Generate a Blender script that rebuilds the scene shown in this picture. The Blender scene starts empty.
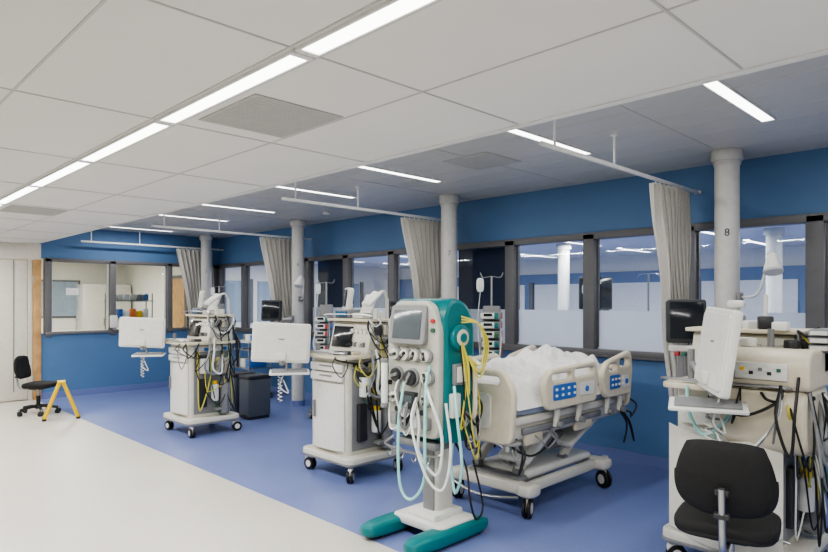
import bpy, bmesh, math, random
from mathutils import Vector, Matrix, Euler, noise
random.seed(5)
scene = bpy.context.scene
rad = math.radians

# ------------------------------------------------------------------ materials
def lin(c):
    def f(v):
        v /= 255.0
        return v/12.92 if v <= .04045 else ((v+.055)/1.055)**2.4
    return (f(c[0]), f(c[1]), f(c[2]), 1)
MATS = {}
def mat(name, rgb, rough=.5, metal=0., var=.04, scale=20, bump=0., emis=0., speck=None, spec=.5):
    if name in MATS: return MATS[name]
    m = bpy.data.materials.new(name); m.use_nodes = True
    nt = m.node_tree; n = nt.nodes; l = nt.links
    p = n['Principled BSDF']
    p.inputs['Roughness'].default_value = rough
    p.inputs['Metallic'].default_value = metal
    p.inputs['Specular IOR Level'].default_value = spec
    c = lin(rgb)
    tc = n.new('ShaderNodeTexCoord')
    nz = n.new('ShaderNodeTexNoise'); nz.inputs['Scale'].default_value = scale; nz.inputs['Detail'].default_value = 3
    l.new(tc.outputs['Object'], nz.inputs['Vector'])
    rp = n.new('ShaderNodeValToRGB')
    rp.color_ramp.elements[0].position = .3; rp.color_ramp.elements[1].position = .7
    rp.color_ramp.elements[0].color = tuple(max(0, v*(1-var)) for v in c[:3])+(1,)
    rp.color_ramp.elements[1].color = tuple(min(1, v*(1+var)) for v in c[:3])+(1,)
    l.new(nz.outputs['Fac'], rp.inputs['Fac'])
    out = rp.outputs['Color']
    if speck:
        vz = n.new('ShaderNodeTexNoise'); vz.inputs['Scale'].default_value = speck[1]; vz.inputs['Detail'].default_value = 1
        l.new(tc.outputs['Object'], vz.inputs['Vector'])
        r2 = n.new('ShaderNodeValToRGB'); r2.color_ramp.elements[0].position = .56; r2.color_ramp.elements[1].position = .68
        r2.color_ramp.elements[0].color = (0,0,0,1); r2.color_ramp.elements[1].color = (1,1,1,1)
        l.new(vz.outputs['Fac'], r2.inputs['Fac'])
        mx = n.new('ShaderNodeMixRGB'); l.new(r2.outputs['Color'], mx.inputs['Fac'])
        l.new(out, mx.inputs['Color1']); mx.inputs['Color2'].default_value = lin(speck[0])
        out = mx.outputs['Color']
    l.new(out, p.inputs['Base Color'])
    if bump:
        bp = n.new('ShaderNodeBump'); bp.inputs['Strength'].default_value = bump; bp.inputs['Distance'].default_value = .01
        l.new(nz.outputs['Fac'], bp.inputs['Height']); l.new(bp.outputs['Normal'], p.inputs['Normal'])
    if emis:
        p.inputs['Emission Color'].default_value = c
        p.inputs['Emission Strength'].default_value = emis
    MATS[name] = m
    return m

def glassmat(name, tint, refl=.06, film=None):
    m = bpy.data.materials.new(name); m.use_nodes = True
    nt = m.node_tree; n = nt.nodes; l = nt.links
    n.remove(n['Principled BSDF']); o = n['Material Output']
    t = n.new('ShaderNodeBsdfTransparent'); t.inputs['Color'].default_value = tint
    g = n.new('ShaderNodeBsdfGlossy'); g.inputs['Roughness'].default_value = .02
    mx = n.new('ShaderNodeMixShader')
    fr = n.new('ShaderNodeLayerWeight'); fr.inputs['Blend'].default_value = .5
    pw = n.new('ShaderNodeMath'); pw.operation = 'POWER'; pw.inputs[1].default_value = 4
    sc = n.new('ShaderNodeMath'); sc.operation = 'MULTIPLY'; sc.inputs[1].default_value = .5
    mm = n.new('ShaderNodeMath'); mm.operation = 'ADD'; mm.inputs[1].default_value = refl
    l.new(fr.outputs['Facing'], pw.inputs[0]); l.new(pw.outputs[0], sc.inputs[0]); l.new(sc.outputs[0], mm.inputs[0])
    l.new(mm.outputs[0], mx.inputs[0])
    if film:
        d = n.new('ShaderNodeBsdfDiffuse'); d.inputs['Color'].default_value = lin(film)
        tr = n.new('ShaderNodeBsdfTranslucent'); tr.inputs['Color'].default_value = lin(film)
        a = n.new('ShaderNodeMixShader'); a.inputs[0].default_value = .45
        l.new(d.outputs[0], a.inputs[1]); l.new(tr.outputs[0], a.inputs[2])
        b = n.new('ShaderNodeMixShader'); b.inputs[0].default_value = .92
        l.new(t.outputs[0], b.inputs[1]); l.new(a.outputs[0], b.inputs[2])
        l.new(b.outputs[0], mx.inputs[1])
    else:
        l.new(t.outputs[0], mx.inputs[1])
    l.new(g.outputs[0], mx.inputs[2]); l.new(mx.outputs[0], o.inputs[0])
    MATS[name] = m
    return m

BLUEW = mat('blue_wall_paint', (84,121,164), .55, var=.03, scale=3, bump=.05)
FBLUE = mat('blue_vinyl_floor', (110,124,174), .36, var=.05, scale=1.5, speck=((126,140,186),160))
FWHITE = mat('speckled_vinyl_floor', (200,197,188), .36, var=.03, scale=1.2, speck=((176,173,166),130))
CTILE = mat('mineral_ceiling_tile', (226,225,223), .9, var=.015, scale=2)
CBACK = mat('metal_ceiling_panel', (190,191,190), .45, var=.02, scale=2)
GRID = mat('ceiling_grid_metal', (190,190,188), .5)
GRIDW = mat('ceiling_grid_white', (225,225,224), .5)
VENT = mat('vent_grille_grey', (178,178,175), .7)
FRAME = mat('grey_window_frame', (104,104,106), .45)
CREAM = mat('cream_laminate', (220,214,202), .5)
WOOD = mat('beech_wood', (190,150,98), .5, var=.2, scale=8)
WHITEW = mat('white_wall_paint', (226,224,216), .7)
LAMP = mat('luminaire_diffuser', (255,254,250), .5, emis=5.0)
COLM = mat('column_white_paint', (198,198,195), .5)
PLW = mat('white_plastic', (216,217,213), .38)
PLB = mat('beige_plastic', (208,200,180), .42)
PLC = mat('cream_machine_shell', (208,206,196), .4)
PLF = mat('grey_white_front', (178,179,170), .4)
PLG = mat('grey_plastic', (128,130,132), .45)
PLD = mat('dark_plastic', (45,47,50), .4)
BLK = mat('black_fabric', (18,18,20), .8, bump=.2, scale=120)
BLKP = mat('black_rubber', (22,22,24), .5)
STEEL = mat('brushed_steel', (170,172,174), .28, metal=.9)
TEAL = mat('teal_plastic', (6,112,116), .35)
TEALL = mat('light_teal_tube', (150,206,204), .3)
YEL = mat('yellow_paint', (230,190,10), .4)
YELT = mat('yellow_cable', (200,190,80), .4)
GRN = mat('green_cable', (50,100,75), .4)
RED = mat('red_plastic', (180,50,52), .4)
BLUP = mat('blue_label', (50,105,180), .4)
SCR = mat('dark_screen', (26,32,40), .12)
SCRL = mat('grey_screen', (84,92,98), .15)
SCRON = mat('lit_screen', (40,80,110), .2, emis=.6)
CURT = mat('curtain_fabric', (194,191,184), .85, var=.05, scale=60, bump=.1)
LINEN = mat('white_linen', (222,222,222), .85, var=.04, scale=12, bump=.25)
MATTR = mat('blue_mattress_cover', (160,172,190), .6)
TUBEW = mat('clear_white_tubing', (218,224,222), .25)
NAVY = mat('navy_blind', (38,48,78), .7)
PAPER = mat('paper', (232,232,228), .8)
ORG = mat('orange_plastic', (225,120,40), .5)
GLASS = glassmat('window_glass', (.92,.95,.96,1), .035)
FROST = glassmat('frosted_film_glass', (.85,.9,.95,1), .03, film=(226,232,240))

# ------------------------------------------------------------------ builder
def catmull(pts, n=6):
    P = [Vector(p) for p in pts]
    if len(P) < 3: return P
    Q = [P[0]*2-P[1]]+P+[P[-1]*2-P[-2]]
    out = []
    for i in range(1, len(Q)-2):
        a,b,c,d = Q[i-1],Q[i],Q[i+1],Q[i+2]
        for k in range(n):
            t = k/n
            out.append(.5*((2*b)+(c-a)*t+(2*a-5*b+4*c-d)*t*t+(3*b-a-3*c+d)*t**3))
    out.append(P[-1]); return out

def roundpoly(pts, r, n=5):
    out = []; N = len(pts)
    for i in range(N):
        p = Vector(pts[i]); a = Vector(pts[i-1]); b = Vector(pts[(i+1) % N])
        rr = r[i] if isinstance(r, (list,tuple)) else r
        va = a-p; vb = b-p
        d = min(rr, va.length*.49, vb.length*.49)
        A = p+va.normalized()*d; C = p+vb.normalized()*d
        for k in range(n+1):
            t = k/n
            out.append(((1-t)**2)*A+2*t*(1-t)*p+t*t*C)
    return [(v.x, v.y) for v in out]

AXM = {'x': Matrix(((0,0,1,0),(1,0,0,0),(0,1,0,0),(0,0,0,1))),
       'y': Matrix(((1,0,0,0),(0,0,-1,0),(0,1,0,0),(0,0,0,1))),
       'z': Matrix.Identity(4)}

class B:
    def __init__(s, name): s.name = name; s.bm = bmesh.new(); s.mats = []; s.T = Matrix.Identity(4)
    def mi(s, m):
        if m not in s.mats: s.mats.append(m)
        return s.mats.index(m)
    def add(s, t, m, M=None):
        i = s.mi(m)
        for f in t.faces: f.material_index = i
        if M is not None: bmesh.ops.transform(t, matrix=M, verts=t.verts)
        bmesh.ops.transform(t, matrix=s.T, verts=t.verts)
        me = bpy.data.meshes.new('tmp'); t.to_mesh(me); t.free()
        s.bm.from_mesh(me); bpy.data.meshes.remove(me)
    def box(s, c, size, m, bev=0., rot=(0,0,0), seg=2):
        t = bmesh.new(); bmesh.ops.create_cube(t, size=1)
        bmesh.ops.scale(t, vec=size, verts=t.verts)
        if bev: bmesh.ops.bevel(t, geom=t.edges[:], offset=min(bev, min(size)*.48), segments=seg, profile=.5, affect='EDGES')
        s.add(t, m, Matrix.Translation(c) @ Euler(tuple(rad(a) for a in rot)).to_matrix().to_4x4())
    def cyl(s, a, b, r, m, r2=None, seg=20, bev=0):
        a = Vector(a); b = Vector(b); d = b-a
        t = bmesh.new(); bmesh.ops.create_cone(t, cap_ends=True, segments=seg, radius1=r, radius2=r if r2 is None else r2, depth=d.length)
        if bev:
            es = [e for e in t.edges if abs(e.verts[0].co.z-e.verts[1].co.z) < 1e-6]
            bmesh.ops.bevel(t, geom=es, offset=bev, segments=2, profile=.5, affect='EDGES')
        q = d.to_track_quat('Z', 'Y').to_matrix().to_4x4()
        s.add(t, m, Matrix.Translation((a+b)/2) @ q)
    def pad(s, c, size, m, rot=(0,0,0), e=.45, nu=28, nv=14):
        t = bmesh.new()
        def pw(v): return math.copysign(abs(v)**e, v)
        rings = []
        for j in range(nv+1):
            ph = -math.pi/2+math.pi*j/nv
            if j in (0, nv): rings.append([t.verts.new((0,0,size[2]/2*(-1 if j == 0 else 1)))]); continue
            cp = pw(math.cos(ph)); sp = pw(math.sin(ph))
            rings.append([t.verts.new((size[0]/2*cp*pw(math.cos(2*math.pi*i/nu)), size[1]/2*cp*pw(math.sin(2*math.pi*i/nu)), size[2]/2*sp)) for i in range(nu)])
        for j in range(nv):
            A, C = rings[j], rings[j+1]
            for i in range(nu):
                k = (i+1) % nu
                if len(A) == 1: t.faces.new((A[0], C[k], C[i]))
                elif len(C) == 1: t.faces.new((A[i], A[k], C[0]))
                else: t.faces.new((A[i], A[k], C[k], C[i]))
        bmesh.ops.recalc_face_normals(t, faces=t.faces)
        s.add(t, m, Matrix.Translation(c) @ Euler(tuple(rad(a) for a in rot)).to_matrix().to_4x4())
    def tube(s, pts, r, m, seg=8, n=6, closed=False):
        P = catmull(pts, n) if len(pts) > 2 else [Vector(p) for p in pts]
        t = bmesh.new(); rings = []; up = Vector((0,0,1))
        prev = None
        for i, p in enumerate(P):
            d = (P[min(i+1, len(P)-1)]-P[max(i-1, 0)])
            if d.length < 1e-7: d = Vector((0,0,1))
            d.normalize()
            if prev is None:
                u = d.cross(up)
                if u.length < .1: u = d.cross(Vector((1,0,0)))
            else:
                u = prev-d*prev.dot(d)
                if u.length < .01: u = d.cross(Vector((1,0,0)))
            u.normalize(); prev = u; v = d.cross(u)
            rings.append([t.verts.new(p+r*(math.cos(2*math.pi*k/seg)*u+math.sin(2*math.pi*k/seg)*v)) for k in range(seg)])
        for i in range(len(rings)-1):
            for k in range(seg):
                t.faces.new((rings[i][k], rings[i][(k+1) % seg], rings[i+1][(k+1) % seg], rings[i+1][k]))
        t.faces.new(rings[0][::-1]); t.faces.new(rings[-1])
        bmesh.ops.recalc_face_normals(t, faces=t.faces)
        s.add(t, m)
    def plate(s, outer, th, m, c, axis='x', rot=(0,0,0), holes=(), bev=.008):
        cu = bpy.data.curves.new('tmpc', 'CURVE'); cu.dimensions = '2D'; cu.fill_mode = 'BOTH'
        cu.extrude = max(th/2-bev, .0005); cu.bevel_depth = bev; cu.bevel_resolution = 1; cu.offset = -bev
        for loop in [outer]+list(holes):
            sp = cu.splines.new('POLY'); sp.points.add(len(loop)-1)
            for i, p in enumerate(loop): sp.points[i].co = (p[0], p[1], 0, 1)
            sp.use_cyclic_u = True
        ob = bpy.data.objects.new('tmpo', cu)
        scene.collection.objects.link(ob)
        dg = bpy.context.evaluated_depsgraph_get(); dg.update()
        me = bpy.data.meshes.new_from_object(ob.evaluated_get(dg))
        t = bmesh.new(); t.from_mesh(me)
        bpy.data.meshes.remove(me); bpy.data.objects.remove(ob); bpy.data.curves.remove(cu)
        s.add(t, m, Matrix.Translation(c) @ Euler(tuple(rad(a) for a in rot)).to_matrix().to_4x4() @ AXM[axis])
    def sheet(s, fn, nu, nv, m, closed=False):
        t = bmesh.new()
        g = [[t.verts.new(fn(i/nu, j/nv)) for i in range(nu+1)] for j in range(nv+1)]
        for j in range(nv):
            for i in range(nu): t.faces.new((g[j][i], g[j][i+1], g[j+1][i+1], g[j+1][i]))
        s.add(t, m)
    def done(s, loc=(0,0,0), rz=0, ang=40, solid=0, parent=None, scale=1):
        me = bpy.data.meshes.new(s.name); s.bm.to_mesh(me); s.bm.free()
        for m in s.mats: me.materials.append(m)
        me.shade_smooth()
        me.set_sharp_from_angle(angle=rad(ang))
        ob = bpy.data.objects.new(s.name, me); scene.collection.objects.link(ob)
        ob.location = loc; ob.rotation_euler = (0,0,rad(rz)); ob.scale = (scale,)*3
        if solid:
            md = ob.modifiers.new('solid', 'SOLIDIFY'); md.thickness = solid
        if parent: ob.parent = parent
        return ob

def slab(name, x0, x1, y0, y1, z0, z1, m):
    b = B(name); b.box(((x0+x1)/2, (y0+y1)/2, (z0+z1)/2), (x1-x0, y1-y0, z1-z0), m); return b.done()

# ------------------------------------------------------------------ room shell
XW = 5.9; YL = 11.5; XB = 2.72; ZF = 2.53; ZB = 2.84
SILL = 1.07; HEAD = 2.30
slab('floor', -2.5, XB, -3, YL, -.1, 0, FWHITE)
slab('floor_bay', XB, XW, -3, YL, -.1, 0, FBLUE)
slab('ceiling', -2.5, XB, -3, YL+.1, ZF, ZF+.1, CTILE)
slab('ceiling_bay', XB+.02, XW+.1, -3, YL+.1, ZB, ZB+.1, CBACK)
slab('trim_ceiling_step', XB, XB+.02, -3, YL, ZF, ZB+.1, CTILE)
slab('trim_ceiling_edge', XB-.03, XB+.022, -3, YL, ZF-.006, ZF-.001, GRIDW)
slab('wall_front', -2.6, -2.5, -3, YL, 0, ZF, WHITEW)
slab('wall_right', -2.5, XW, -3.1, -3, 0, ZB, WHITEW)
slab('wall_back', XW, XW+.12, -3, YL+.1, 0, SILL, BLUEW)
slab('wall_back_upper', XW, XW+.12, -3, YL+.1, HEAD, ZB, BLUEW)
slab('baseboard_back', XW-.012, XW, -3, YL, 0, .1, FBLUE)
slab('wall_left', 2.80, XW, YL, YL+.12, 0, SILL, BLUEW)
slab('wall_left_upper', 2.80, XW, YL, YL+.12, HEAD, ZB, BLUEW)
slab('baseboard_left', 2.80, XW-.012, YL-.012, YL, 0, .1, FBLUE)
slab('wall_left_corridor', -2.5, .6, YL, YL+.12, 0, ZF, CREAM)
b = B('wall_left_header'); b.box((1.70, YL+.06, 2.40), (2.20, .12, .26), CREAM); b.done()
b = B('trim_door_post'); b.box((2.74, YL+.03, 1.135), (.11, .14, 2.27), WOOD, .004)
b.box((2.65, YL+.05, 1.135), (.06, .10, 2.27), PLC, .004)
b.cyl((2.685, YL-.03, 1.9), (2.685, YL-.03, 2.0), .012, STEEL); b.cyl((2.685, YL-.03, .3), (2.685, YL-.03, .4), .012, STEEL)
b.done()
b = B('door_1')
for i in range(2):
    x = .6+i*1.005
    b.box((x+.5, YL+.05, 1.13), (.995, .05, 2.24), CREAM, .006)
    b.box((x+(.93 if i == 0 else .07), YL-.0, 1.05), (.03, .05, .30), STEEL, .01)
b.box((2.42, YL+.02, 1.2), (.012, .01, 2.1), PLG)
b.done()

idx = 1
mull = [1.31+1.02*k for k in range(-4, 10)]
b = B('trim_window_frame_back')
for y in mull+[YL-.07]:
    b.box((XW+.03, y, (SILL+HEAD)/2), (.12, .13, HEAD-SILL), FRAME, .006)
b.box((XW+.03, (YL-3)/2, SILL+.0), (.14, YL+3, .06), FRAME, .004)
b.box((XW+.03, (YL-3)/2, HEAD-.02), (.12, YL+3, .07), FRAME, .004)
b.box((XW-.05, (YL-3)/2, SILL-.035), (.02, YL+3, .015), FRAME)
b.done()
for i in range(len(mull)):
    y0 = mull[i]+.065; y1 = (mull[i+1]-.065) if i+1 < len(mull) else YL-.135
    if y1-y0 < .2: continue
    b = B('window_%d' % idx); idx += 1
    yc = (y0+y1)/2; w = y1-y0
    b.box((XW+.05, yc, (1.50+HEAD-.055)/2), (.008, w, HEAD-.055-1.50), GLASS)
    b.box((XW+.05, yc, (1.50+SILL+.03)/2), (.008, w, 1.50-SILL-.03), FROST if y1 < 9 else GLASS)
    for yy in (y0+.008, y1-.008): b.box((XW+.05, yy, (SILL+HEAD)/2), (.03, .016, HEAD-SILL-.1), FRAME)
    b.done()
b = B('trim_window_frame_left')
for x in (2.90, 3.91, 4.92, 5.84):
    b.box((x, YL+.03, (SILL+HEAD)/2-.03), (.10, .12, HEAD-SILL+.06), FRAME, .006)
b.box((4.37, YL+.03, SILL), (3.04, .14, .05), FRAME, .004)
b.box((4.37, YL+.03, HEAD-.02), (3.04, .12, .06), FRAME, .004)
b.done()
xs = (2.955, 3.855, 3.965, 4.865, 4.975, 5.785)
for i in range(3):
    b = B('window_%d' % idx); idx += 1
    b.box(((xs[2*i]+xs[2*i+1])/2, YL+.05, (SILL+HEAD)/2), (xs[2*i+1]-xs[2*i], .008, HEAD-SILL-.09), GLASS)
    for xx in (xs[2*i]+.008, xs[2*i+1]-.008): b.box((xx, YL+.05, (SILL+HEAD)/2), (.016, .03, HEAD-SILL-.1), PLW)
    b.done()

# ceiling grid, vents
LX = 1.34; LY = .69
b = B('trim_ceiling_grid')
for x in (-2.33,-1.73,-1.13,-.53,.07,.67,LX-.065,LX+.065,1.97):
    b.box((x, (YL-3)/2, ZF-.001), (.010, YL+3, .004), GRID)
for y in [-1.8,-.45,.85]+[LY+1.25*k for k in range(1, 9)]:
    b.box((.1, y, ZF-.0015), (5.16, .010, .004), GRID)
b.done()
b = B('trim_ceiling_bay_grid')
for i in range(11):
    b.box((XB+.25+.3*i, (YL-3)/2, ZB-.001), (.006, YL+3, .003), GRID)
for y in (-1.7,-.2, 1.9, 3.5, 4.95, 6.6, 8.1, 9.7, 11.3): b.box((4.3, y, ZB-.001), (3.1, .03, .005), CBACK)
b.done()
def vent(x, y, w, l, z, m=VENT):
    b = B('ceiling_air_vent')
    b.box((x, y, z-.002), (w, l, .004), m, .001)
    n = int(l/.03)
    for i in range(n): b.box((x, y-l/2+.03+i*(l-.06)/(n-1), z-.0045), (w-.05, .024, .0015), m)
    b.done()
vent(1.70, 2.76, .50, .56, ZF-.001); vent(1.70, 7.3, .5, .56, ZF-.001)
vent(4.3, 3.5, .5, .5, ZB-.003, mat('vent_grille_light', (176,178,176), .7))
b = B('smoke_detector'); b.cyl((5.2, 7.0, ZB-.04), (5.2, 7.0, ZB), .05, PLW, bev=.01); b.done()

def area(name, loc, sx, sy, power, col=(1,.975,.94)):
    L = bpy.data.lights.new(name, 'AREA'); L.shape = 'RECTANGLE'; L.size = sx; L.size_y = sy; L.energy = power; L.color = col
    o = bpy.data.objects.new(name, L); scene.collection.objects.link(o); o.location = loc; return o
for k in range(-2, 9):
    y0 = LY+1.25*k
    if y0 > YL-.8: continue
    b = B('ceiling_strip_light')
    b.box((LX, y0+.625, ZF-.004), (.075, 1.17, .012), LAMP, .002)
    for dx in (-.044, .044): b.box((LX+dx, y0+.625, ZF-.006), (.01, 1.235, .014), GRIDW)
    for dy in (.02, 1.23): b.box((LX, y0+dy, ZF-.006), (.08, .03, .014), GRIDW)
    b.done()
    area('strip_lamp', (LX, y0+.625, ZF-.02), .07, 1.15, 30)
for y in (-1.5, -.3, 1.32, 2.69, 4.39, 5.78, 7.52, 8.86, 10.85):
    b = B('ceiling_strip_light')
    b.box((4.1, y, ZB-.004), (1.2, .075, .012), LAMP, .002)
    for dy in (-.042, .042): b.box((4.1, y+dy, ZB-.006), (1.215, .008, .014), GRIDW)
    b.done()
    area('bay_strip_lamp', (4.1, y, ZB-.02), 1.18, .07, 11)

# ------------------------------------------------------------------ adjacent room
slab('floor_adjacent', XW+.12, 13, -4, 14, -.1, 0, FBLUE)
slab('ceiling_adjacent', XW+.12, 13, -4, 14, 2.6, 2.7, CTILE)
slab('wall_adjacent_back', 13, 13.1, -4, 14, 0, 2.6, WHITEW)
slab('wall_adjacent_dado', 12.96, 13, -4, 14, 0, 2.25, mat('pale_blue_paint', (106,132,166), .6))
slab('wall_adjacent_side', XW+.12, 13, -4.1, -4, 0, 2.6, WHITEW)
slab('wall_adjacent_far', XW+.12, 13, 14, 14.1, 0, 2.6, WHITEW)
for k, y in enumerate((-1, 1.2, 3.4, 5.6, 7.8, 10, 12.2)):
    for x in (7.4, 9.6, 11.6):
        b = B('ceiling_strip_light'); b.box((x, y, 2.592), (1.3, .10, .012), LAMP, .002)
        for dy in (-.055, .055): b.box((x, y+dy, 2.59), (1.32, .01, .016), GRIDW)
        b.done()
    area('adjacent_lamp', (8.6, y, 2.57), 2.2, .1, 78)
b = B('support_column')
for y in (2.6, 5.9, 9.0):
    b.cyl((9.5, y, 0), (9.5, y, 2.6), .10, COLM, seg=28); b.cyl((9.5, y, 2.5), (9.5, y, 2.6), .13, COLM, seg=28)
b.done()
b = B('partition_window')
for y in (0, 2, 4, 6, 8, 10, 12): b.box((12.94, y, 1.6), (.03, 1.7, .8), PAPER); b.box((12.93, y+.95, 1.6), (.05, .1, .9), FRAME)
for x in (7.2, 9.0, 10.8): b.box((x, 13.98, 1.6), (1.5, .03, 1.0), mat('pale_pane', (150,165,180), .2)); b.box((x+.85, 13.97, 1.6), (.1, .05, 1.1), FRAME)
b.done()
# room behind left wall
slab('floor_office', 1.5, XW+.1, YL+.12, 16.5, -.1, 0, FWHITE)
slab('ceiling_office', 1.5, XW+.1, YL+.12, 16.5, 2.6, 2.7, CTILE)
slab('wall_office_back', 1.5, XW+.1, 16.5, 16.6, 0, 2.6, WHITEW)
slab('wall_office_side', 1.4, 1.5, YL+.12, 16.5, 0, 2.6, WHITEW)
slab('wall_office_far_side', XW+.02, XW+.1, YL+.12, 16.5, 0, 2.6, WHITEW)
area('office_lamp', (3.6, 14.2, 2.57), 1.6, .5, 110, (1,.95,.86))
b = B('ceiling_strip_light'); b.box((3.6, 14.2, 2.59), (1.6, .5, .014), LAMP, .003); b.box((3.6, 14.2, 2.597), (1.66, .56, .01), GRIDW); b.done()
b = B('storage_cabinet')
b.box((5.3, 16.2, 1.0), (1.1, .5, 2.0), PLW, .01)
for x in (5.02, 5.58): b.box((x, 15.94, 1.0), (.54, .02, 1.9), PLC, .005); b.box((x+.2, 15.92, 1.1), (.02,.03,.2), STEEL)
b.done()
b = B('door_2'); b.box((XW-.01, 13.4, 1.08), (.03, 1.1, 2.16), FRAME, .004); b.box((XW-.03, 13.4, 1.05), (.02,.93,2.08), WOOD, .005); b.box((XW-.06, 13.0, 1.05), (.04,.12,.025), STEEL, .006); b.done()
b = B('partition_window')
for x in (2.3, 3.4, 4.4): b.box((x, 16.48, 1.65), (.90, .03, .9), FRAME, .004); b.box((x, 16.46, 1.65), (.82, .01, .82), mat('pale_pane', (150,165,180), .2))
b.done()
b = B('glass_notice'); b.box((3.28, YL+.044, 1.76), (.20, .003, .12), PAPER); b.done()
b = B('office_desk'); b.box((2.9, 14.6, .74), (1.6, .8, .03), WOOD, .005)
for x in (2.15, 3.65): b.box((x, 14.6, .365), (.04, .7, .73), FRAME)
b.done()
b = B('equipment_shelf')
for z in (.9, 1.25, 1.6): b.box((4.5, 12.35, z), (.8, .35, .02), STEEL)
for x in (4.12, 4.88):
    for y in (12.2, 12.5): b.cyl((x, y, 0), (x, y, 1.75), .012, STEEL)
for i in range(6):
    b.box((4.2+i*.12, 12.35, 1.34+.02*(i % 2)), (.09, .14, .14+.04*(i % 2)), [PLW, BLUP, PAPER, ORG, YEL, PLW][i], .01)
    b.box((4.2+i*.12, 12.35, 1.67), (.09, .14, .12), [PLG, PLW, PAPER, PLW, PLG, BLUP][i], .01)
b.done()

# ------------------------------------------------------------------ columns, rails, curtains
cols = [(5.45, 1.84, '8'), (5.45, 4.93, '7'), (5.45, 8.06, '6'), (5.45, 11.1, '5')]
for (x, y, t) in cols:
    b = B('support_column')
    b.cyl((0,0,0), (0,0,ZB), .095, COLM, seg=36)
    b.cyl((0,0,ZB-.09), (0,0,ZB), .120, COLM, seg=36, bev=.008)
    b.cyl((0,0,ZB-.12), (0,0,ZB-.09), .104, GRID, seg=36)
    b.cyl((0,0,0), (0,0,.08), .108, FBLUE, seg=36)
    o = b.done((x, y, 0))
    cu = bpy.data.curves.new('number', 'FONT'); cu.body = t; cu.size = .085; cu.extrude = .002; cu.align_x = 'CENTER'
    cu.materials.append(PLG if t != '8' else PLD)
    n = bpy.data.objects.new('number', cu); scene.collection.objects.link(n)
    a = math.atan2(-y, -x)
    n.parent = o; n.location = (math.cos(a)*.0965, math.sin(a)*.0965, 2.13)
    n.rotation_euler = (rad(90), 0, a+rad(90))
rails = [2.24, 5.22, 8.35, 11.3]
for i, y in enumerate(rails):
    b = B('curtain_rail')
    z = 2.60
    b.box((4.62, y, z), (2.52, .024, .030), GRIDW, .006)
    for x in (3.5, 4.3) :
        b.cyl((x, y, z), (x, y, ZB), .008, GRIDW); b.cyl((x, y, ZB-.015), (x, y, ZB), .030, GRIDW)
    b.cyl((3.37, y, z), (3.34, y, z), .016, GRIDW, bev=.003)
    b.box((5.885, y, z), (.03, .06, .03), GRIDW, .006)
    b.done()
    b = B('privacy_curtain')
    def cf(u, v, y=y, i=i):
        zt = 2.57; zb = .72 if i != 1 else .9
        zz = zt+(zb-zt)*v
        sq = 1-.45*math.sin(min(v*1.1, 1)*math.pi*.5)
        xc = 5.32+.18*v
        w = .72*sq
        ph = u*2*math.pi*8.5
        am = .042*(1-.25*v)
        return (xc-w/2+w*u+.015*math.sin(ph*2+v*3), y+am*math.sin(ph+.5*math.sin(v*4))+.01*math.sin(v*11+u*9), zz)
    b.sheet(cf, 150, 30, CURT)
    for k in range(9): b.cyl((5.0+k*.08, y, 2.55), (5.0+k*.08, y, 2.583), .006, PLW, seg=8)
    b.done(ang=80, solid=.002)

# ------------------------------------------------------------------ equipment helpers
def caster(b, x, y, r=.055, yaw=0, m=PLG):
    c, s_ = math.cos(rad(yaw)), math.sin(rad(yaw))
    ax = Vector((-s_, c, 0)); f = Vector((c, s_, 0))*.025
    P = Vector((x, y, r))-f
    for d in (-.018, .018):
        b.cyl(P+ax*(d-.011), P+ax*(d+.011), r, BLKP, seg=24, bev=.006)
        b.cyl(P+ax*(d-.012), P+ax*(d+.012), r*.55, m, seg=18)
    b.pad(P+Vector((0,0,r*.62))+f*.6, (.085, .05, .07), m, e=.6, rot=(0,0,yaw), nu=14, nv=8)
    b.cyl((x, y, r*1.3), (x, y, r*2+.05), .014, STEEL)

def screen_monitor(b, c, w, h, yaw, pitch=0, roll=0, lit=False, shell=PLW, th=.045):
    old = b.T.copy()
    b.T = old @ Matrix.Translation(c) @ Euler((rad(roll), rad(pitch), rad(yaw)), 'XYZ').to_matrix().to_4x4()
    b.plate(roundpoly([(-w/2,-h/2),(w/2,-h/2),(w/2,h/2),(-w/2,h/2)], .025), th, shell, (0,0,0), 'x', bev=.008)
    b.box((th/2+.001, 0, .005), (.004, w-.04, h-.05), SCRON if lit else SCR, .001)
    b.plate(roundpoly([(-w*.46,-h*.44),(w*.46,-h*.44),(w*.46,h*.44),(-w*.46,h*.44)], .03), .012, shell, (-th/2-.004,0,0), 'x', bev=.004)
    b.box((-th/2-.018, 0, -h*.34), (.025, .09, .07), shell, .006)
    b.box((-th/2-.011, 0, h*.1), (.002, .05, .012), PLG)
    b.T = old

def danglers(b, anchor_pts, n, seed, zlo=.3, spread=.12, mats=(BLKP, PLG, YELT, GRN, TUBEW, BLKP), off=(0,-.05,0)):
    R = random.Random(seed)
    for i in range(n):
        a = Vector(R.choice(anchor_pts)); c = Vector(R.choice(anchor_pts))
        z = R.uniform(zlo, min(a.z, c.z)-.05)
        o = Vector(off)*R.uniform(.5, 1.8)
        mid = (a+c)/2+o+Vector((R.uniform(-spread, spread), R.uniform(-.03, .03), 0)); mid.z = z
        q1 = a+o*.8+Vector((R.uniform(-.03,.03), 0, -(a.z-z)*.45)); q2 = c+o*.8+Vector((R.uniform(-.03,.03), 0, -(c.z-z)*.45))
        b.tube([a, q1, mid, q2, c], R.choice([.005, .006, .008]), R.choice(mats), seg=6)

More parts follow.
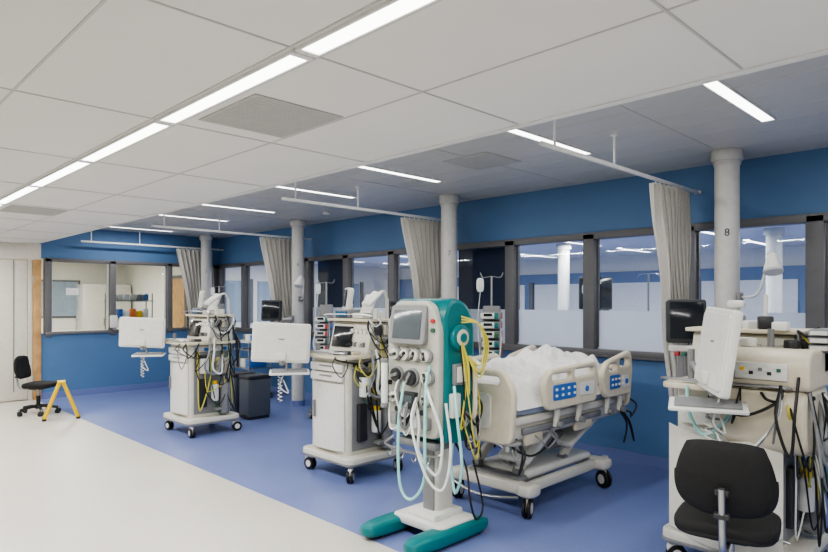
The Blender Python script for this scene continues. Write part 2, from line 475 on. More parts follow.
def cart(loc, seed=1, mon=(-.42, .42, 1.24), mon_yaw=45, mon_wh=(.52, .36), roll=0, pitch=-4, big=False, rz=0):
    R = random.Random(seed)
    b = B('anaesthesia_workstation')
    b.plate(roundpoly([(-.34,-.38),(.34,-.38),(.34,.38),(-.34,.38)], .09), .075, PLC, (0,0,.175), 'z', bev=.015)
    b.plate(roundpoly([(-.345,-.385),(.345,-.385),(.345,.385),(-.345,.385)], .09), .02, PLG, (0,0,.155), 'z', bev=.005)
    for x in (-.28, .28):
        for y in (-.32, .32): caster(b, x, y, .058, R.uniform(0, 180), PLW)
    b.plate(roundpoly([(-.27,-.26),(.27,-.26),(.27,.31),(-.27,.31)], .07), .86, PLC, (0,0,.64), 'z', bev=.012)
    b.sheet(lambda u, v: (-.272-.045*math.sin(math.pi*u)**.6, -.22+.48*u, .25+.60*v), 20, 4, PLW)
    b.sheet(lambda u, v: (-.272-.045*math.sin(math.pi*u)**.6*(1-v), -.22+.48*u, .85+.001*v), 20, 2, PLW)
    b.sheet(lambda u, v: (-.272-.045*math.sin(math.pi*u)**.6*(1-v), -.22+.48*u, .25), 20, 2, PLW)
    b.box((-.315, .18, .60), (.02, .02, .16), PLG, .006)
    for z in (.905, .995):
        b.plate(roundpoly([(-.23,-.036),(.25,-.036),(.25,.036),(-.23,.036)], .015), .03, PLW, (-.285, .01, z), 'x', bev=.006)
        b.box((-.305, .02, z+.012), (.014, .18, .012), PLG, .004)
    b.box((0, -.263, .62), (.44, .012, .74), PLG, .004)
    b.box((-.12, -.28, .50), (.10, .05, .34), PLD, .01)
    b.box((.13, -.285, .82), (.16, .06, .20), PLB, .012)
    b.cyl((-.12, -.33, .74), (-.12, -.33, .92), .055, TUBEW, bev=.008); b.cyl((-.12, -.33, .92), (-.12, -.33, .96), .06, PLD, bev=.006)
    b.cyl((.02, -.32, .40), (.02, -.32, .60), .045, PLW, bev=.01); b.cyl((.02, -.32, .60), (.02, -.32, .64), .03, YEL)
    b.cyl((.14, -.33, .24), (.14, -.33, .62), .055, PLG, bev=.02); b.cyl((.14, -.33, .62), (.14, -.33, .68), .02, STEEL)
    b.box((.12, -.31, .30), (.2, .1, .03), PLG, .005)
    for i in range(4): b.cyl((-.19+.12*i, -.262, 1.02), (-.19+.12*i, -.29, 1.02), .022, R.choice([PLD, BLUP, PLG, PLW]), seg=14)
    b.plate(roundpoly([(-.36,-.34),(.30,-.34),(.30,.36),(-.36,.36)], .06), .035, PLB, (0,0,1.095), 'z', bev=.01)
    b.tube([(-.34,-.34,1.13), (-.38,-.30,1.14), (-.39,0,1.14), (-.38,.30,1.14), (-.34,.36,1.13)], .009, STEEL)
    b.box((-.22, .1, 1.125), (.2, .3, .02), PLW, .006)
    for i in range(5): b.box((-.28+.03*i, -.15-.02*i, 1.13), (.06, .09, .03), R.choice([PLW, PLB, PAPER, PLG, PLD]), .005, rot=(0,0,R.uniform(0,90)))
    b.plate(roundpoly([(-.05,1.11),(.28,1.11),(.28,1.40),(.02,1.40)], .02), .58, PLC, (0, .02, 0), 'y', bev=.01)
    b.box((-.03, .12, 1.26), (.012, .28, .2), SCR if not big else PLB, .003, rot=(0,13.5,0))
    for i in range(4):
        b.cyl((-.02, -.20+.06*i, 1.20), (-.055, -.20+.06*i, 1.19), .02, R.choice([PLD, PLW, PLG]), seg=14)
        b.cyl((.0, -.20+.06*i, 1.32), (-.02, -.20+.06*i, 1.315), .024, PLW, seg=16); b.cyl((-.02, -.20+.06*i, 1.315), (-.024, -.20+.06*i, 1.314), .019, PAPER, seg=16)
    for i in range(3):
        b.cyl((.06+.07*i, -.28, 1.22), (.06+.07*i, -.31, 1.22), .024, [PLW, PLG, PLD][i], seg=14)
        b.box((.06+.07*i, -.30, 1.33), (.05, .07, .09), [PLD, PLB, PLG][i], .008)
    b.plate(roundpoly([(-.06,-.32),(.30,-.32),(.30,.34),(-.06,.34)], .04), .025, PLB, (0,0,1.42), 'z', bev=.007)
    if not big:
        b.tube([(-.05,-.31,1.435), (-.06,-.30,1.47), (-.06,.32,1.47), (-.05,.33,1.435)], .007, STEEL, n=3)
        b.box((.14, .20, 1.475), (.22, .22, .08), PLG, .01); b.box((.02, .20, 1.475), (.012, .17, .05), SCRON)
        b.box((.14, -.02, 1.46), (.2, .16, .05), PLW, .01)
        b.cyl((.16, -.22, 1.43), (.16, -.22, 1.50), .035, PLW, bev=.006); b.cyl((.08, -.24, 1.43), (.08, -.24, 1.53), .022, TUBEW, bev=.005)
        screen_monitor(b, (.10, .20, 1.62), .26, .22, 150, -8, lit=False, th=.05)
        b.cyl((.12, .20, 1.50), (.12, .20, 1.58), .02, PLG)
        b.cyl((.26, -.2, 1.43), (.26, -.2, 1.62), .016, PLW); b.tube([(.26,-.2,1.62), (.20,-.22,1.69), (.08,-.26,1.66)], .014, PLW, n=3)
        b.box((.02, -.26, 1.62), (.22, .10, .035), PLW, .012, rot=(8,-32,12))
        b.box((.12, -.10, 1.57), (.03, .14, .20), PLW, .01, rot=(0,28,10))
    mx, my, mz = mon
    b.cyl((-.24, .22, 1.10), (-.24, .22, mz-.02), .02, PLG)
    d = Vector((math.cos(rad(mon_yaw)), math.sin(rad(mon_yaw)), 0))
    back = Vector(mon)-d*.02+Vector((0,0,-mon_wh[1]*.5-.02))
    fr = Vector((-.24, .22, mz-.10))
    mid = (fr+back)/2+Vector((.02, .02, .02))
    b.tube([fr, mid, back], .018, PLG, n=3); b.cyl(mid-Vector((0,0,.04)), mid+Vector((0,0,.04)), .026, PLW)
    b.cyl(back, back+Vector((0,0,.06)), .02, PLG)
    screen_monitor(b, mon, mon_wh[0], mon_wh[1], mon_yaw, pitch, roll)
    if big:
        kz = mz-.31
        b.box((mx+.0, my+.05, kz), (.20, .40, .02), PLW, .008, rot=(0,-10,mon_yaw+75))
        b.box((mx+.0, my+.05, kz+.016), (.15, .34, .012), PLG, .004, rot=(0,-10,mon_yaw+75))
    else:
        b.box((mx+.06, my-.04, mz-.27), (.18, .36, .02), PLW, .008, rot=(0,-6,mon_yaw))
        b.box((mx+.06, my-.04, mz-.255), (.14, .32, .012), PLG, .004, rot=(0,-6,mon_yaw))
    b.cyl((mx+.04, my-.02, mz-.27), (mx+.04, my-.02, mz-.1), .012, PLG)
    b.tube([(mx+.03, my, mz-.27), (mx, my+.02, mz-.40), (mx+.06, my-.02, mz-.46), (mx+.02, my, mz-.34)], .006, PLW, seg=6)
    coil = [(mx+.02+.02*math.cos(k*1.3), my+.05+.02*math.sin(k*1.3), mz-.3-.007*k) for k in range(36)]
    b.tube(coil, .0035, PLW, seg=5, n=3)
    A = [(-.2,-.30,1.02), (-.05,-.31,1.03), (.1,-.31,1.0), (.22,-.29,1.02), (.14,-.33,.68), (-.12,-.35,.94), (.08,-.30,1.3), (.2,-.30,1.22)]
    danglers(b, A, 16, seed, .22, .12, mats=(BLKP, PLG, BLKP, YELT, TUBEW, BLKP, GRN))
    danglers(b, [(-.36,-.2,1.1), (-.34,-.32,1.1), (-.2,-.36,1.1), (0,-.36,1.12)], 4, seed+9, .7, .05, off=(-.03,-.04,0), mats=(BLKP, PLG, YELT))
    danglers(b, [(.28,-.2,1.4), (.3,0,1.42), (.3,-.3,1.2), (.3,.2,1.1)], 8, seed+5, .5, .08, off=(.06,0,0), mats=(BLKP, PLG, TUBEW))
    danglers(b, [(-.06,-.3,1.43), (.02,-.34,1.43), (.15,-.34,1.43), (.25,-.33,1.44)], 8, seed+7, 1.05, .05, mats=(YELT, BLKP, PLG, TUBEW, BLKP))
    for k, mm in enumerate((TUBEW, TUBEW)):
        b.tube([(-.05+.06*k,-.33,1.15), (-.1+.06*k,-.42,1.0), (-.16+.1*k,-.43,.8), (.0+.05*k,-.42,.74), (.08,-.38,.95)], .013, mm if k else PLG, seg=8)
    if big:
        b.plate(roundpoly([(-.36,1.12),(.20,1.12),(.20,1.32),(-.30,1.34),(-.37,1.28)], .05), .46, PLB, (0,-.20,0), 'y', bev=.02)
        b.plate(roundpoly([(-.34,.78),(.06,.72),(.14,.86),(.14,1.12),(-.37,1.12),(-.38,.92)], .08), .42, PLB, (0,-.20,0), 'y', bev=.03)
        b.box((-.375,-.20,1.22), (.012,.26,.09), PLW, .003)
        for i in range(5): b.box((-.383,-.29+.045*i,1.23-.02*(i%2)), (.006,.02,.018), [GRN,PLD,PLG,PLD,YEL][i])
        b.cyl((-.20,-.08,1.34), (-.20,-.08,1.39), .05, PLW, bev=.01); b.cyl((-.10,-.28,1.33), (-.10,-.28,1.38), .04, PLD, bev=.008)
        b.cyl((-.05,.12,1.43), (-.05,.12,1.50), .03, PLW, bev=.008); b.cyl((-.12,-.18,1.34), (-.12,-.18,1.44), .018, PLG)
        for k in range(5): b.box((-.08+.07*k, -.22+.10*k, 1.455+.015*(k%2)), (.07,.08,.05+.03*(k%2)), [PAPER,PLD,PLW,PLG,PLW][k], .008, rot=(0,0,23*k))
        b.cyl((.2,.1,1.43), (.2,.1,1.56), .012, PLW); b.pad((.17,.1,1.58), (.06,.10,.05), PLW)
        b.cyl((.24,-.05,1.43), (.24,-.05,1.64), .012, PLW)
        for k, mm in enumerate((RED, GRN, TEAL)):
            b.box((.05,-.44,1.34+.042*k), (.30,.16,.036), PLG, .006); b.box((-.105,-.44,1.34+.042*k), (.006,.14,.022), PLW); b.box((-.109,-.48,1.34+.042*k), (.006,.05,.022), mm); b.box((.05,-.523,1.34+.042*k), (.26,.006,.02), mm)
        b.box((.05,-.38,1.27), (.2,.1,.12), PLG)
        b.sheet(lambda u, v: (-.30-.07*math.sin(math.pi*min(1,u*1.0)), .33-.62*u, .24+.62*v-.05*math.sin(math.pi*u)), 20, 4, PLC)
        danglers(b, [(-.38,-.30,1.15), (-.38,-.1,1.12), (-.36,.05,1.1), (-.37,-.38,1.2)], 7, 77, .75, .04, mats=(BLKP, TEALL, TUBEW, BLKP, PLG), off=(-.05,0,0))
        danglers(b, [(-.3,-.40,1.2), (-.1,-.43,1.1), (.1,-.44,1.3), (.0,-.42,.9)], 10, 78, .3, .1, mats=(BLKP, PLG, TUBEW, BLKP, PLG, YELT), off=(-.0,-.05,0))
        b.tube([(-.36,.2,1.1), (-.42,.16,.95), (-.42,.08,.84), (-.40,-.02,.92), (-.38,-.06,1.0)], .010, TEALL)
    return b.done(loc, rz)

cart((3.74, 4.62, 0), 3, mon=(-.62, .26, 1.22), mon_yaw=57, roll=3)
cart((3.54, 7.34, 0), 11, mon=(-.60, .30, 1.22), mon_yaw=55, roll=3)
cart((4.08, 1.28, 0), 27, mon=(-.50, -.02, 1.33), mon_yaw=-54, mon_wh=(.50,.46), roll=2, pitch=8, big=True)

# ------------------------------------------------------------------ dialysis machine
def dialysis(loc):
    b = B('dialysis_machine')
    for y in (-.21, .21):
        b.pad((-.02, y, .065), (.76, .15, .10), TEAL, e=.5)
        b.pad((-.02, y, .03), (.70, .11, .05), PLD, e=.5)
        for x in (-.28, .26): b.cyl((x, y-.03, .035), (x, y+.03, .035), .035, BLKP)
    b.plate(roundpoly([(-.12,-.24),(.26,-.24),(.26,.24),(-.12,.24)], .06), .06, PLW, (0,0,.10), 'z', bev=.02)
    b.box((.08, 0, .145), (.30,.26,.05), PLW, .02)
    b.plate(roundpoly([(.02,-.075),(.19,-.075),(.19,.075),(.02,.075)], .03), .56, PLC, (0,0,.40), 'z', bev=.01)
    b.box((.015,0,.40), (.012,.10,.5), PLG, .004)
    prof = roundpoly([(-.09,.66),(.17,.66),(.20,.9),(.20,1.46),(.12,1.60),(-.04,1.625),(-.11,1.52)], .08)
    b.plate(prof, .52, TEAL, (0,0,0), 'y', bev=.03)
    fp = roundpoly([(-.235,.70),(.235,.70),(.245,1.45),(.17,1.60),(-.17,1.60),(-.245,1.45)], .07)
    b.plate(fp, .06, PLF, (-.115,0,0), 'x', bev=.015)
    b.plate(roundpoly([(-.17,-.13),(.17,-.13),(.17,.13),(-.17,.13)], .03), .04, PLG, (-.155,.02,1.44), 'x', bev=.008, rot=(0,8,0))
    b.box((-.177,.02,1.443), (.006,.26,.19), SCRL, .002, rot=(0,8,0))
    for k in range(5): b.box((-.17,.02-.1+.05*k,1.322), (.008,.03,.012), [GRN,PLW,PLW,RED,PLW][k])
    b.cyl((-.14,-.20,1.47), (-.165,-.20,1.47), .014, RED); b.cyl((-.14,-.20,1.41), (-.165,-.20,1.41), .014, GRN)
    pos = [(.14,1.24,.036), (.045,1.24,.036), (-.05,1.24,.036), (-.15,1.24,.036), (.13,1.10,.045), (-.01,1.09,.052), (-.16,1.10,.042), (.15,.95,.035), (-.15,.95,.035)]
    for (y, z, r) in pos:
        b.cyl((-.14,y,z), (-.165,y,z), r+.010, PLG, seg=24, bev=.004)
        b.cyl((-.165,y,z), (-.19,y,z), r, PLC if r < .045 else PLD, seg=24, bev=.006)
        b.box((-.195,y,z), (.015,.02,r*1.6), PLD if r < .045 else STEEL, .004, rot=(35+y*300,0,0)); b.cyl((-.19,y,z), (-.207,y,z), .010, STEEL, seg=12)
    b.box((-.165,.0,.94), (.05,.13,.11), PLD, .01); b.box((-.19,.0,.95), (.01,.09,.05), SCRL)
    for k in range(4): b.box((-.16,-.15+.1*k,.80), (.05,.06,.08), [PLG,PLW,PLD,PLG][k], .01)
    for k in range(3): b.cyl((-.15,-.12+.12*k,.87), (-.18,-.12+.12*k,.87), .018, [PLD,PLG,PLD][k], seg=14)
    b.cyl((-.20,.215,.90), (-.20,.215,1.18), .024, TUBEW, bev=.008); b.cyl((-.20,.215,1.18), (-.20,.215,1.205), .027, PLG, bev=.004); b.cyl((-.20,.215,.87), (-.20,.215,.90), .027, PLG, bev=.004)
    b.box((-.165,.215,1.04), (.06,.03,.03), PLD)
    b.tube([(-.10,-.23,.66), (-.16,-.23,.60), (-.16,.23,.60), (-.10,.23,.66)], .010, STEEL, n=4)
    for y in (-.18,-.06,.06,.18): b.tube([(-.16,y,.60), (-.17,y,.56), (-.19,y,.54), (-.21,y,.57)], .005, STEEL, seg=6)
    b.box((-.02,0,.64), (.2,.38,.05), PLG, .015)
    b.cyl((.02,-.26,1.36), (.02,-.30,1.36), .085, TEAL, seg=30, bev=.01); b.cyl((.02,-.30,1.36), (.02,-.31,1.36), .055, PLB, seg=26, bev=.003)
    b.cyl((.02,-.31,1.36), (.02,-.316,1.36), .03, TEAL, seg=20)
    b.tube([(.10,-.26,1.22), (.10,-.33,1.20), (.10,-.34,1.0), (.10,-.33,.84), (.10,-.26,.82)], .016, PLB)
    b.box((.03,-.275,1.12), (.14,.03,.14), PLG, .008); b.box((.03,-.292,1.12), (.1,.008,.1), PAPER)
    b.box((-.03,-.28,.92), (.08,.04,.16), PLW, .01)
    for k in range(3): b.tube([(.02,-.29,1.50-.02*k), (.10,-.37,1.45), (.15+.02*k,-.38,1.30), (.10,-.38,1.18-.04*k), (.04,-.33,1.24)], .006, YELT, seg=6)
    b.tube([(-.14,-.16,1.18), (-.24,-.22,1.05), (-.27,-.24,.75), (-.24,-.2,.45), (-.26,-.10,.32), (-.28,-.02,.42), (-.27,.0,.8), (-.20,.02,1.06)], .010, TEALL)
    b.tube([(-.14,-.10,1.10), (-.25,-.26,1.0), (-.22,-.34,.75), (-.2,-.28,.50), (-.22,-.14,.62), (-.2,-.12,.8), (-.17,-.05,.98)], .010, TUBEW)
    b.tube([(-.06,-.30,1.05), (-.12,-.38,.85), (-.10,-.40,.55), (-.05,-.30,.36), (.0,-.22,.52), (0,-.24,.72)], .010, TEALL)
    b.tube([(-.15,-.05,.98), (-.27,-.12,.80), (-.26,-.24,.50), (-.2,-.33,.42), (-.16,-.36,.66), (-.14,-.30,.95)], .009, TUBEW)
    b.tube([(.12,-.1,.7), (.1,-.26,.5), (.05,-.34,.3), (.16,-.3,.14), (.28,-.26,.2), (.25,-.2,.5)], .007, BLKP)
    danglers(b, [(-.15,-.2,1.26), (-.15,-.1,1.1), (-.16,.1,1.1), (-.15,.2,.96), (-.16,0,.95)], 5, 4, .68, .02, mats=(TUBEW, PLG, TEALL), off=(-.06,0,0))
    danglers(b, [(.0,-.3,1.36), (.1,-.3,1.2), (.14,-.28,1.0), (.02,-.29,.9)], 11, 6, .55, .05, mats=(YELT, PLG, BLKP, BLKP, YELT), off=(.02,-.05,0))
    return b.done(loc, 0)
dialysis((3.06, 2.97, 0))

# ------------------------------------------------------------------ hospital bed
def bed(loc):
    b = B('hospital_bed')
    for y in (-.30, .30): b.box((0, y, .20), (1.30,.06,.08), PLC, .015)
    for x in (-.58, .52): b.box((x, 0, .20), (.10,.74,.09), PLC, .02)
    b.box((.0,0,.265), (.95,.52,.07), PLW, .03); b.box((-.40,0,.24), (.35,.5,.06), PLG, .02)
    for x in (-.58, .50):
        for y in (-.34, .34):
            caster(b, x, y, .075, 20 if x < 0 else 70, PLC)
            b.pad((x, y, .20), (.17,.14,.10), PLC, e=.6)
    b.tube([(-.68,-.32,.16), (-.72,-.1,.13), (-.72,.1,.13), (-.68,.32,.16)], .012, STEEL)
    for y in (-.2, .2):
        b.box((-.32, y, .46), (.52,.05,.075), PLC, .015, rot=(0,-38,0))
        b.box((.30, y, .46), (.52,.05,.075), PLC, .015, rot=(0,-38,0))
        for (x, z) in ((-.52,.30), (-.12,.63), (.10,.30), (.50,.63)): b.cyl((x, y-.035, z), (x, y+.035, z), .03, PLG, seg=16)
    b.cyl((-.4,0,.32), (.1,0,.56), .035, STEEL); b.cyl((-.1,0,.46), (.12,0,.57), .045, PLD)
    b.box((.05,-.05,.44), (.3,.22,.16), PLG, .03)
    b.box((-.25,-.12,.50), (.55,.30,.05), PLW, .02, rot=(0,-30,0))
    b.box((.32,-.12,.50), (.50,.34,.05), PLW, .02, rot=(0,-22,0))
    for y in (-.36, .36): b.box((-.05, y, .66), (1.66,.05,.11), PLC, .015)
    for x in (-.84,-.4,.1,.5,.76): b.box((x, 0, .66), (.06,.72,.06), PLC, .01)
    b.box((-.2,-.405,.665), (1.1,.03,.05), PLG, .01); b.box((-.6,-.39,.62), (.22,.04,.14), PLB, .02); b.box((.1,-.39,.62), (.26,.04,.12), PLB, .02)
    b.plate(roundpoly([(-.90,-.42),(.80,-.42),(.80,.42),(-.90,.42)], .06), .06, PLC, (0,0,.745), 'z', bev=.012)
    b.pad((-.04,0,.85), (1.68,.84,.17), MATTR, e=.25)
    out = roundpoly([(-.46,.60),(.46,.60),(.49,.98),(.40,1.12),(-.40,1.12),(-.49,.98)], .07)
    def slot(a0, a1, z0, z1): return roundpoly([(a0,z0),(a1,z0),(a1,z1),(a0,z1)], .03)
    b.plate(out, .06, PLB, (-.94,0,0), 'x', holes=[slot(-.36,-.12,1.01,1.07), slot(.12,.36,1.01,1.07), ], bev=.018)
    b.plate(roundpoly([(-.30,.70),(.30,.70),(.30,.95),(-.30,.95)], .05), .02, PLC, (-.975,0,0), 'x', bev=.006)
    b.box((-.99,.0,.87), (.012,.18,.09), BLUP, .003)
    out2 = roundpoly([(-.42,.66),(.42,.66),(.44,.92),(.38,1.02),(-.38,1.02),(-.44,.92)], .06)
    b.plate(out2, .05, PLB, (.84,0,0), 'x', holes=[slot(-.28,-.08,.93,.975), slot(.08,.28,.93,.975)], bev=.014)
    for y in (-.42, .42):
        b.cyl((-.94,y,.56), (-.94,y,.70), .022, STEEL)
        b.cyl((-.90,y,.6), (-.90,y,.62), .07, PLG, bev=.005)
    def rail(x0, x1, y, tilt, rise):
        w = x1-x0
        o = roundpoly([(x0+.06,.80),(x1-.04,.80),(x1,.98+rise),(x1-.04,1.13+rise),(x0+.08,1.10),(x0,1.0)], .06)
        hl = [slot(x0+.12, x0+w*.5-.02, 1.015, 1.06+rise*.3), slot(x0+w*.5+.03, x1-.08, 1.02+rise*.5, 1.075+rise*.7)]
        s = -1 if y < 0 else 1
        b.plate(o, .05, PLB, (0,y,0), 'y', holes=hl, bev=.016, rot=(tilt*s,0,0))
        for xx in (x0+w*.3, x0+w*.7):
            b.box((xx, y-s*.02, .74), (.05,.03,.16), PLC, .01, rot=(0,12,0))
            b.cyl((xx, y-.03, .68), (xx, y+.03, .68), .025, PLG, seg=14)
        yy = y+s*.027
        b.plate(roundpoly([(x0+.12,.87),(x0+w*.55,.87),(x0+w*.55,.985),(x0+.12,.985)], .02), .008, BLUP, (0,yy,0), 'y', bev=.003)
        for k in range(4):
            for j in range(2): b.box((x0+.16+k*w*.105, yy+s*.005, .905+j*.045), (.028,.006,.018), PAPER, .002)
        b.plate(roundpoly([(x0+w*.62,.87),(x1-.09,.87),(x1-.09,.97),(x0+w*.62,.97)], .02), .008, PLW, (0,yy,0), 'y', bev=.003)
        b.cyl((x0+w*.74, yy, .92), (x0+w*.74, yy+s*.012, .92), .022, BLUP, seg=16)
    for y in (-.485, .485):
        rail(-.64, .15, y, 0, .0); rail(.20, .74, y, 0, .05)
    def lf(u, v):
        x = -.88+1.66*u; y = -.455+.91*v
        e = min(1, min(u, 1-u)*7)*min(1, min(v, 1-v)*6)
        n1 = noise.noise(Vector((x*3.1, y*3.3, 1.7))); n2 = noise.noise(Vector((x*8, y*7, 4.2)))
        n3 = abs(noise.noise(Vector((x*5+y*3, y*4-x*2, 8.1)))); n4 = abs(noise.noise(Vector((x*11-y*5, y*9, 2.1))))
        hump = .13*math.exp(-((x-.05)**2/.16+(y-.1)**2/.12))+.13*math.exp(-((x+.55)**2/.06+(y-.0)**2/.12))+.11*math.exp(-((x-.5)**2/.07+(y-.0)**2/.12))
        z = .935+e*(.03+.07*max(0, n1)+.04*n2+.12*n3+.04*n4+hump)
        if v < .10 or v > .90: z -= (.10-min(v, 1-v))/.10*.10
        return (x+.02*n2, y+.02*n1*e, z)
    b.sheet(lf, 120, 80, LINEN)
    danglers(b, [(.78,-.36,.66), (.83,-.4,.75), (.68,-.40,.66)], 3, 2, .32, .12, mats=(BLKP,), off=(.05,-.05,0))
    danglers(b, [(-.8,-.38,.62), (-.9,-.38,.68), (-.6,-.41,.62), (-.4,-.4,.64)], 5, 3, .36, .06, mats=(BLKP, PLG, TUBEW, BLKP))
    return b.done(loc, 0, ang=50)
bed((4.42, 3.02, 0))

# ------------------------------------------------------------------ office chairs
def chair(loc, rz, sc=1):
    b = B('office_chair')
    for k in range(5):
        a = 2*math.pi*k/5+.3; c, s_ = math.cos(a), math.sin(a)
        b.tube([(0,0,.13), (c*.12,s_*.12,.125), (c*.28,s_*.28,.095)], .022, BLKP, n=4)
        caster(b, c*.29, s_*.29, .03, math.degrees(a)+40, PLD)
    b.cyl((0,0,.09), (0,0,.16), .05, BLKP, bev=.01); b.cyl((0,0,.16), (0,0,.30), .03, BLKP); b.cyl((0,0,.28), (0,0,.42), .018, STEEL)
    b.box((0,0,.42), (.22,.18,.04), PLD, .012); b.tube([(.05,-.08,.42), (.06,-.2,.41), (.06,-.26,.40)], .007, STEEL)
    b.pad((.03,.02,.47), (.46,.48,.09), BLK, e=.5); b.pad((.02,.02,.45), (.44,.46,.05), BLKP, e=.5)
    def bf(u, v, side=1):
        y = -.235+.47*u; z = .57+.37*v
        e = (1-abs(2*u-1)**5)*(1-abs(2*v-1)**5)
        taper = .80+.16*math.sin(math.pi*min(v*1.1, 1)**.8)
        return (-.235-.05*v+.035*(2*u-1)**2+side*.035*max(0, e)**.5-.02*math.sin(v*math.pi), y*taper*(1-.12*abs(2*v-1)**6), z-.02*abs(2*u-1)**3*(1 if v > .5 else -1))
    b.sheet(lambda u, v: bf(u, v, 1), 24, 20, BLK); b.sheet(lambda u, v: bf(u, v, -1), 24, 20, BLK)
    b.tube([(-.06,0,.42), (-.22,0,.40), (-.30,0,.44), (-.325,0,.56), (-.345,0,.73)], .016, STEEL, n=6)
    b.box((-.335,0,.71), (.02,.06,.03), PLD, .006, rot=(0,-6,0)); b.box((-.325,0,.60), (.045,.07,.03), PLD, .008)
    return b.done(loc, rz, ang=60, scale=sc)
chair((3.37, 1.12, 0), 12)
chair((2.40, 10.0, 0), -40, .88)

# ------------------------------------------------------------------ yellow folding stand
b = B('folding_trestle')
for y in (-.06, .06):
    b.tube([(-.20,y,.02), (-.02,y,.50)], .023, YEL); b.tube([(.20,y,.02), (.02,y,.50)], .023, YEL)
    for x in (-.20, .20): b.cyl((x,y,0), (x,y,.03), .026, BLKP)
b.box((0,0,.505), (.10,.18,.03), YEL, .008)
for s_ in (-1, 1):
    b.box((s_*.105,0,.28), (.014,.10,.14), YEL, .004, rot=(0,-s_*20,0)); b.tube([(s_*.17,-.05,.10), (s_*.17,.05,.10)], .012, YEL)
b.done((2.52, 9.35, 0), -15)

# ------------------------------------------------------------------ pedal bins / trolley
def bin_(loc, m=PLG):
    b = B('pedal_bin')
    b.plate(roundpoly([(-.17,-.15),(.17,-.15),(.17,.15),(-.17,.15)], .05), .50, m, (0,0,.29), 'z', bev=.01)
    b.plate(roundpoly([(-.18,-.16),(.18,-.16),(.18,.16),(-.18,.16)], .05), .05, PLD, (0,0,.565), 'z', bev=.018)
    b.box((-.19,0,.05), (.08,.12,.02), PLD, .005); b.box((0,0,.02), (.30,.26,.04), PLD, .01)
    b.done(loc)
SL = mat('slate_bin', (82,88,98), .5)
bin_((4.45, 8.02, 0), SL); bin_((4.45, 7.62, 0), SL)
b = B('supply_trolley')
for z in (.2,.5,.8): b.box((0,0,z), (.42,.6,.02), STEEL, .004)
for x in (-.2,.2):
    for y in (-.29,.29): b.cyl((x,y,.1), (x,y,.95), .012, STEEL); caster(b, x, y, .04, 30)
b.box((0,0,.93), (.44,.62,.025), PLW, .006)
for k in range(4): b.box((-.05+.03*k,-.2+.13*k,.99), (.1,.1,.1), [BLUP,PLW,PAPER,PLG][k], .01)
for k in range(3): b.box((0,-.18+.18*k,.58), (.3,.15,.14), [BLUP,PLW,PLG][k], .01)
b.done((5.35, 9.3, 0))

# ------------------------------------------------------------------ infusion pump stands
def pumpstand(loc, n=7, seed=1, rz=0):
    R = random.Random(seed)
    b = B('infusion_pump_stand')
    for k in range(5):
        a = 2*math.pi*k/5; c, s_ = math.cos(a), math.sin(a)
        b.tube([(0,0,.12), (c*.15,s_*.15,.11), (c*.27,s_*.27,.08)], .015, STEEL, n=3); caster(b, c*.27, s_*.27, .03, math.degrees(a))
    b.cyl((0,0,.1), (0,0,1.86), .011, STEEL); b.cyl((0,0,.1), (0,0,.16), .035, PLD)
    b.tube([(0,-.12,1.90), (0,-.09,1.85), (0,0,1.86), (0,.09,1.85), (0,.12,1.90)], .005, STEEL)
    b.box((0,0,1.18), (.08,.18,.74), PLG, .015)
    for k in range(n):
        z = .86+k*.098
        b.box((-.09,0,z), (.14,.22,.078), PLG, .01); b.box((-.160,.02,z), (.006,.17,.06), PLW, .002); b.box((-.164,.03,z+.008), (.004,.09,.03), SCR, .001)
        b.box((-.164,-.055,z), (.006,.04,.06), R.choice([RED, GRN, RED, TEAL]), .002)
        b.box((0-.09,-.112,z), (.12,.006,.06), R.choice([RED, BLUP, TEAL, RED]), .002)
    b.pad((0, .12, 1.77), (.025,.08,.15), TUBEW, e=.6); b.tube([(0,.12,1.70), (-.06,.14,1.4), (-.12,.12,1.1), (-.16,.1,.9)], .004, TUBEW, seg=5)
    danglers(b, [(-.16,-.1,1.4), (-.16,.1,1.2), (-.16,0,1.0), (-.15,-.1,.9)], 4, seed, .5, .05, off=(-.06,0,0), mats=(PLG, TUBEW))
    b.done(loc, rz)
pumpstand((5.2, 4.10, 0), 7, 1, 35); pumpstand((5.2, 7.0, 0), 6, 2, 35); pumpstand((5.3, 10.3, 0), 6, 3, 35)

def colmon(y, off, wh=(.30,.30)):
    b = B('patient_monitor')
    b.box((5.335,y,1.33), (.03,.08,.10), PLG, .006)
    m = Vector(off)
    b.tube([(5.33,y,1.33), ((5.33+m.x)/2, (y+m.y)/2+.08, 1.33), (m.x+.06, m.y+.06, m.z-.05)], .018, PLW, n=4)
    screen_monitor(b, m, wh[0], wh[1], 212, -4, shell=PLD, th=.08)
    b.tube([(m.x+.05,m.y,m.z-.14), (m.x+.08,m.y,m.z-.4), (5.1,y+.1,.75), (5.30,y,1.1), (5.33,y,1.3)], .006, PLD)
    b.box((m.x+.02,m.y+.02,m.z-.20), (.10,.2,.05), PLW, .01)
    for k in range(3): b.box((m.x-.03,m.y-.05+.05*k,m.z-.24), (.04,.03,.03), [BLUP,GRN,RED][k], .004)
    b.done()
colmon(1.84, (4.66, 1.86, 1.45), (.27,.32)); colmon(8.06, (4.95, 8.0, 1.46)); colmon(4.93, (4.9, 5.15, 1.45))
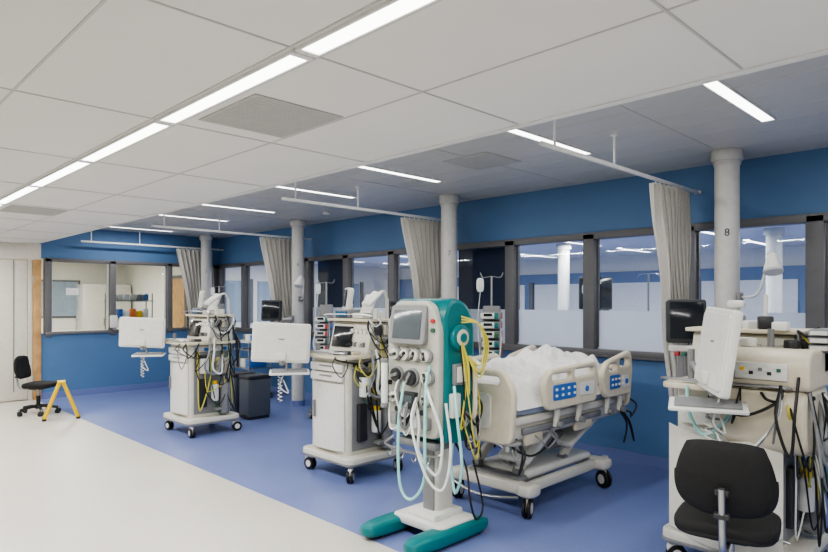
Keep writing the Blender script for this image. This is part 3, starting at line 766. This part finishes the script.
def lamp(y):
    b = B('examination_lamp')
    b.box((5.42,y-.11,1.63), (.08,.03,.08), PLG, .006)
    b.tube([(5.42,y-.12,1.63), (5.36,y-.26,1.66), (5.32,y-.34,1.90)], .011, PLW, n=4)
    b.tube([(5.32,y-.34,1.90), (5.28,y-.36,1.97), (5.22,y-.40,1.93)], .011, PLW, n=4)
    b.cyl((5.23,y-.40,1.95), (5.17,y-.42,1.82), .03, PLW, r2=.07, seg=26); b.cyl((5.17,y-.42,1.82), (5.168,y-.421,1.815), .064, PAPER, seg=26)
    b.done()
lamp(1.84); lamp(8.06)

b = B('soap_dispenser'); b.box((3.91, YL-.05, 1.24), (.11,.10,.22), PLW, .02); b.box((3.91, YL-.08, 1.11), (.06,.06,.04), PLG, .01); b.tube([(3.91,YL-.08,1.1), (3.91,YL-.14,1.07)], .006, STEEL); b.done()
for y in (4.88, 7.94):
    b = B('vertical_blind')
    b.box((XW+.16, y, 2.27), (.04,.86,.04), PLG)
    for k in range(9): b.box((XW+.16, y-.38+.095*k, 1.72), (.004,.088,1.08), NAVY, rot=(0,0,24))
    b.done()
pumpstand((8.2, 4.6, 0), 5, 8, 30)
b = B('drip_stand')
for y in (3.0, 3.5, 6.9):
    b.cyl((7.6,y,.1), (7.6,y,1.95), .012, STEEL); b.tube([(7.6,y-.14,1.9), (7.6,y-.1,1.94), (7.6,y+.1,1.94), (7.6,y+.14,1.9)], .006, STEEL)
    for k in range(5):
        a = k*1.257; b.tube([(7.6,y,.1), (7.6+.25*math.cos(a), y+.25*math.sin(a), .03)], .014, STEEL)
b.done()
b = B('desktop_monitor'); screen_monitor(b, (8.8, 4.9, 1.72), .5, .5, 215, shell=PLD); b.cyl((8.85,4.95,0), (8.85,4.95,1.6), .03, PLD); b.cyl((8.85,4.95,0), (8.85,4.95,.04), .25, PLD); b.done()

# ------------------------------------------------------------------ world, camera
w = bpy.data.worlds.new('world'); scene.world = w; w.use_nodes = True
w.node_tree.nodes['Background'].inputs[0].default_value = (.9,.95,1,1); w.node_tree.nodes['Background'].inputs[1].default_value = .15
scene.view_settings.view_transform = 'AgX'; scene.view_settings.look = 'AgX - Medium High Contrast'; scene.view_settings.exposure = .14
cam = bpy.data.cameras.new('camera'); co = bpy.data.objects.new('camera', cam); scene.collection.objects.link(co)
co.location = (0,0,1.6); co.rotation_euler = (rad(90), 0, rad(-44.63))
cam.sensor_width = 36; cam.lens = 622/828*36; cam.shift_y = 25/828; cam.clip_start = .05
scene.camera = co
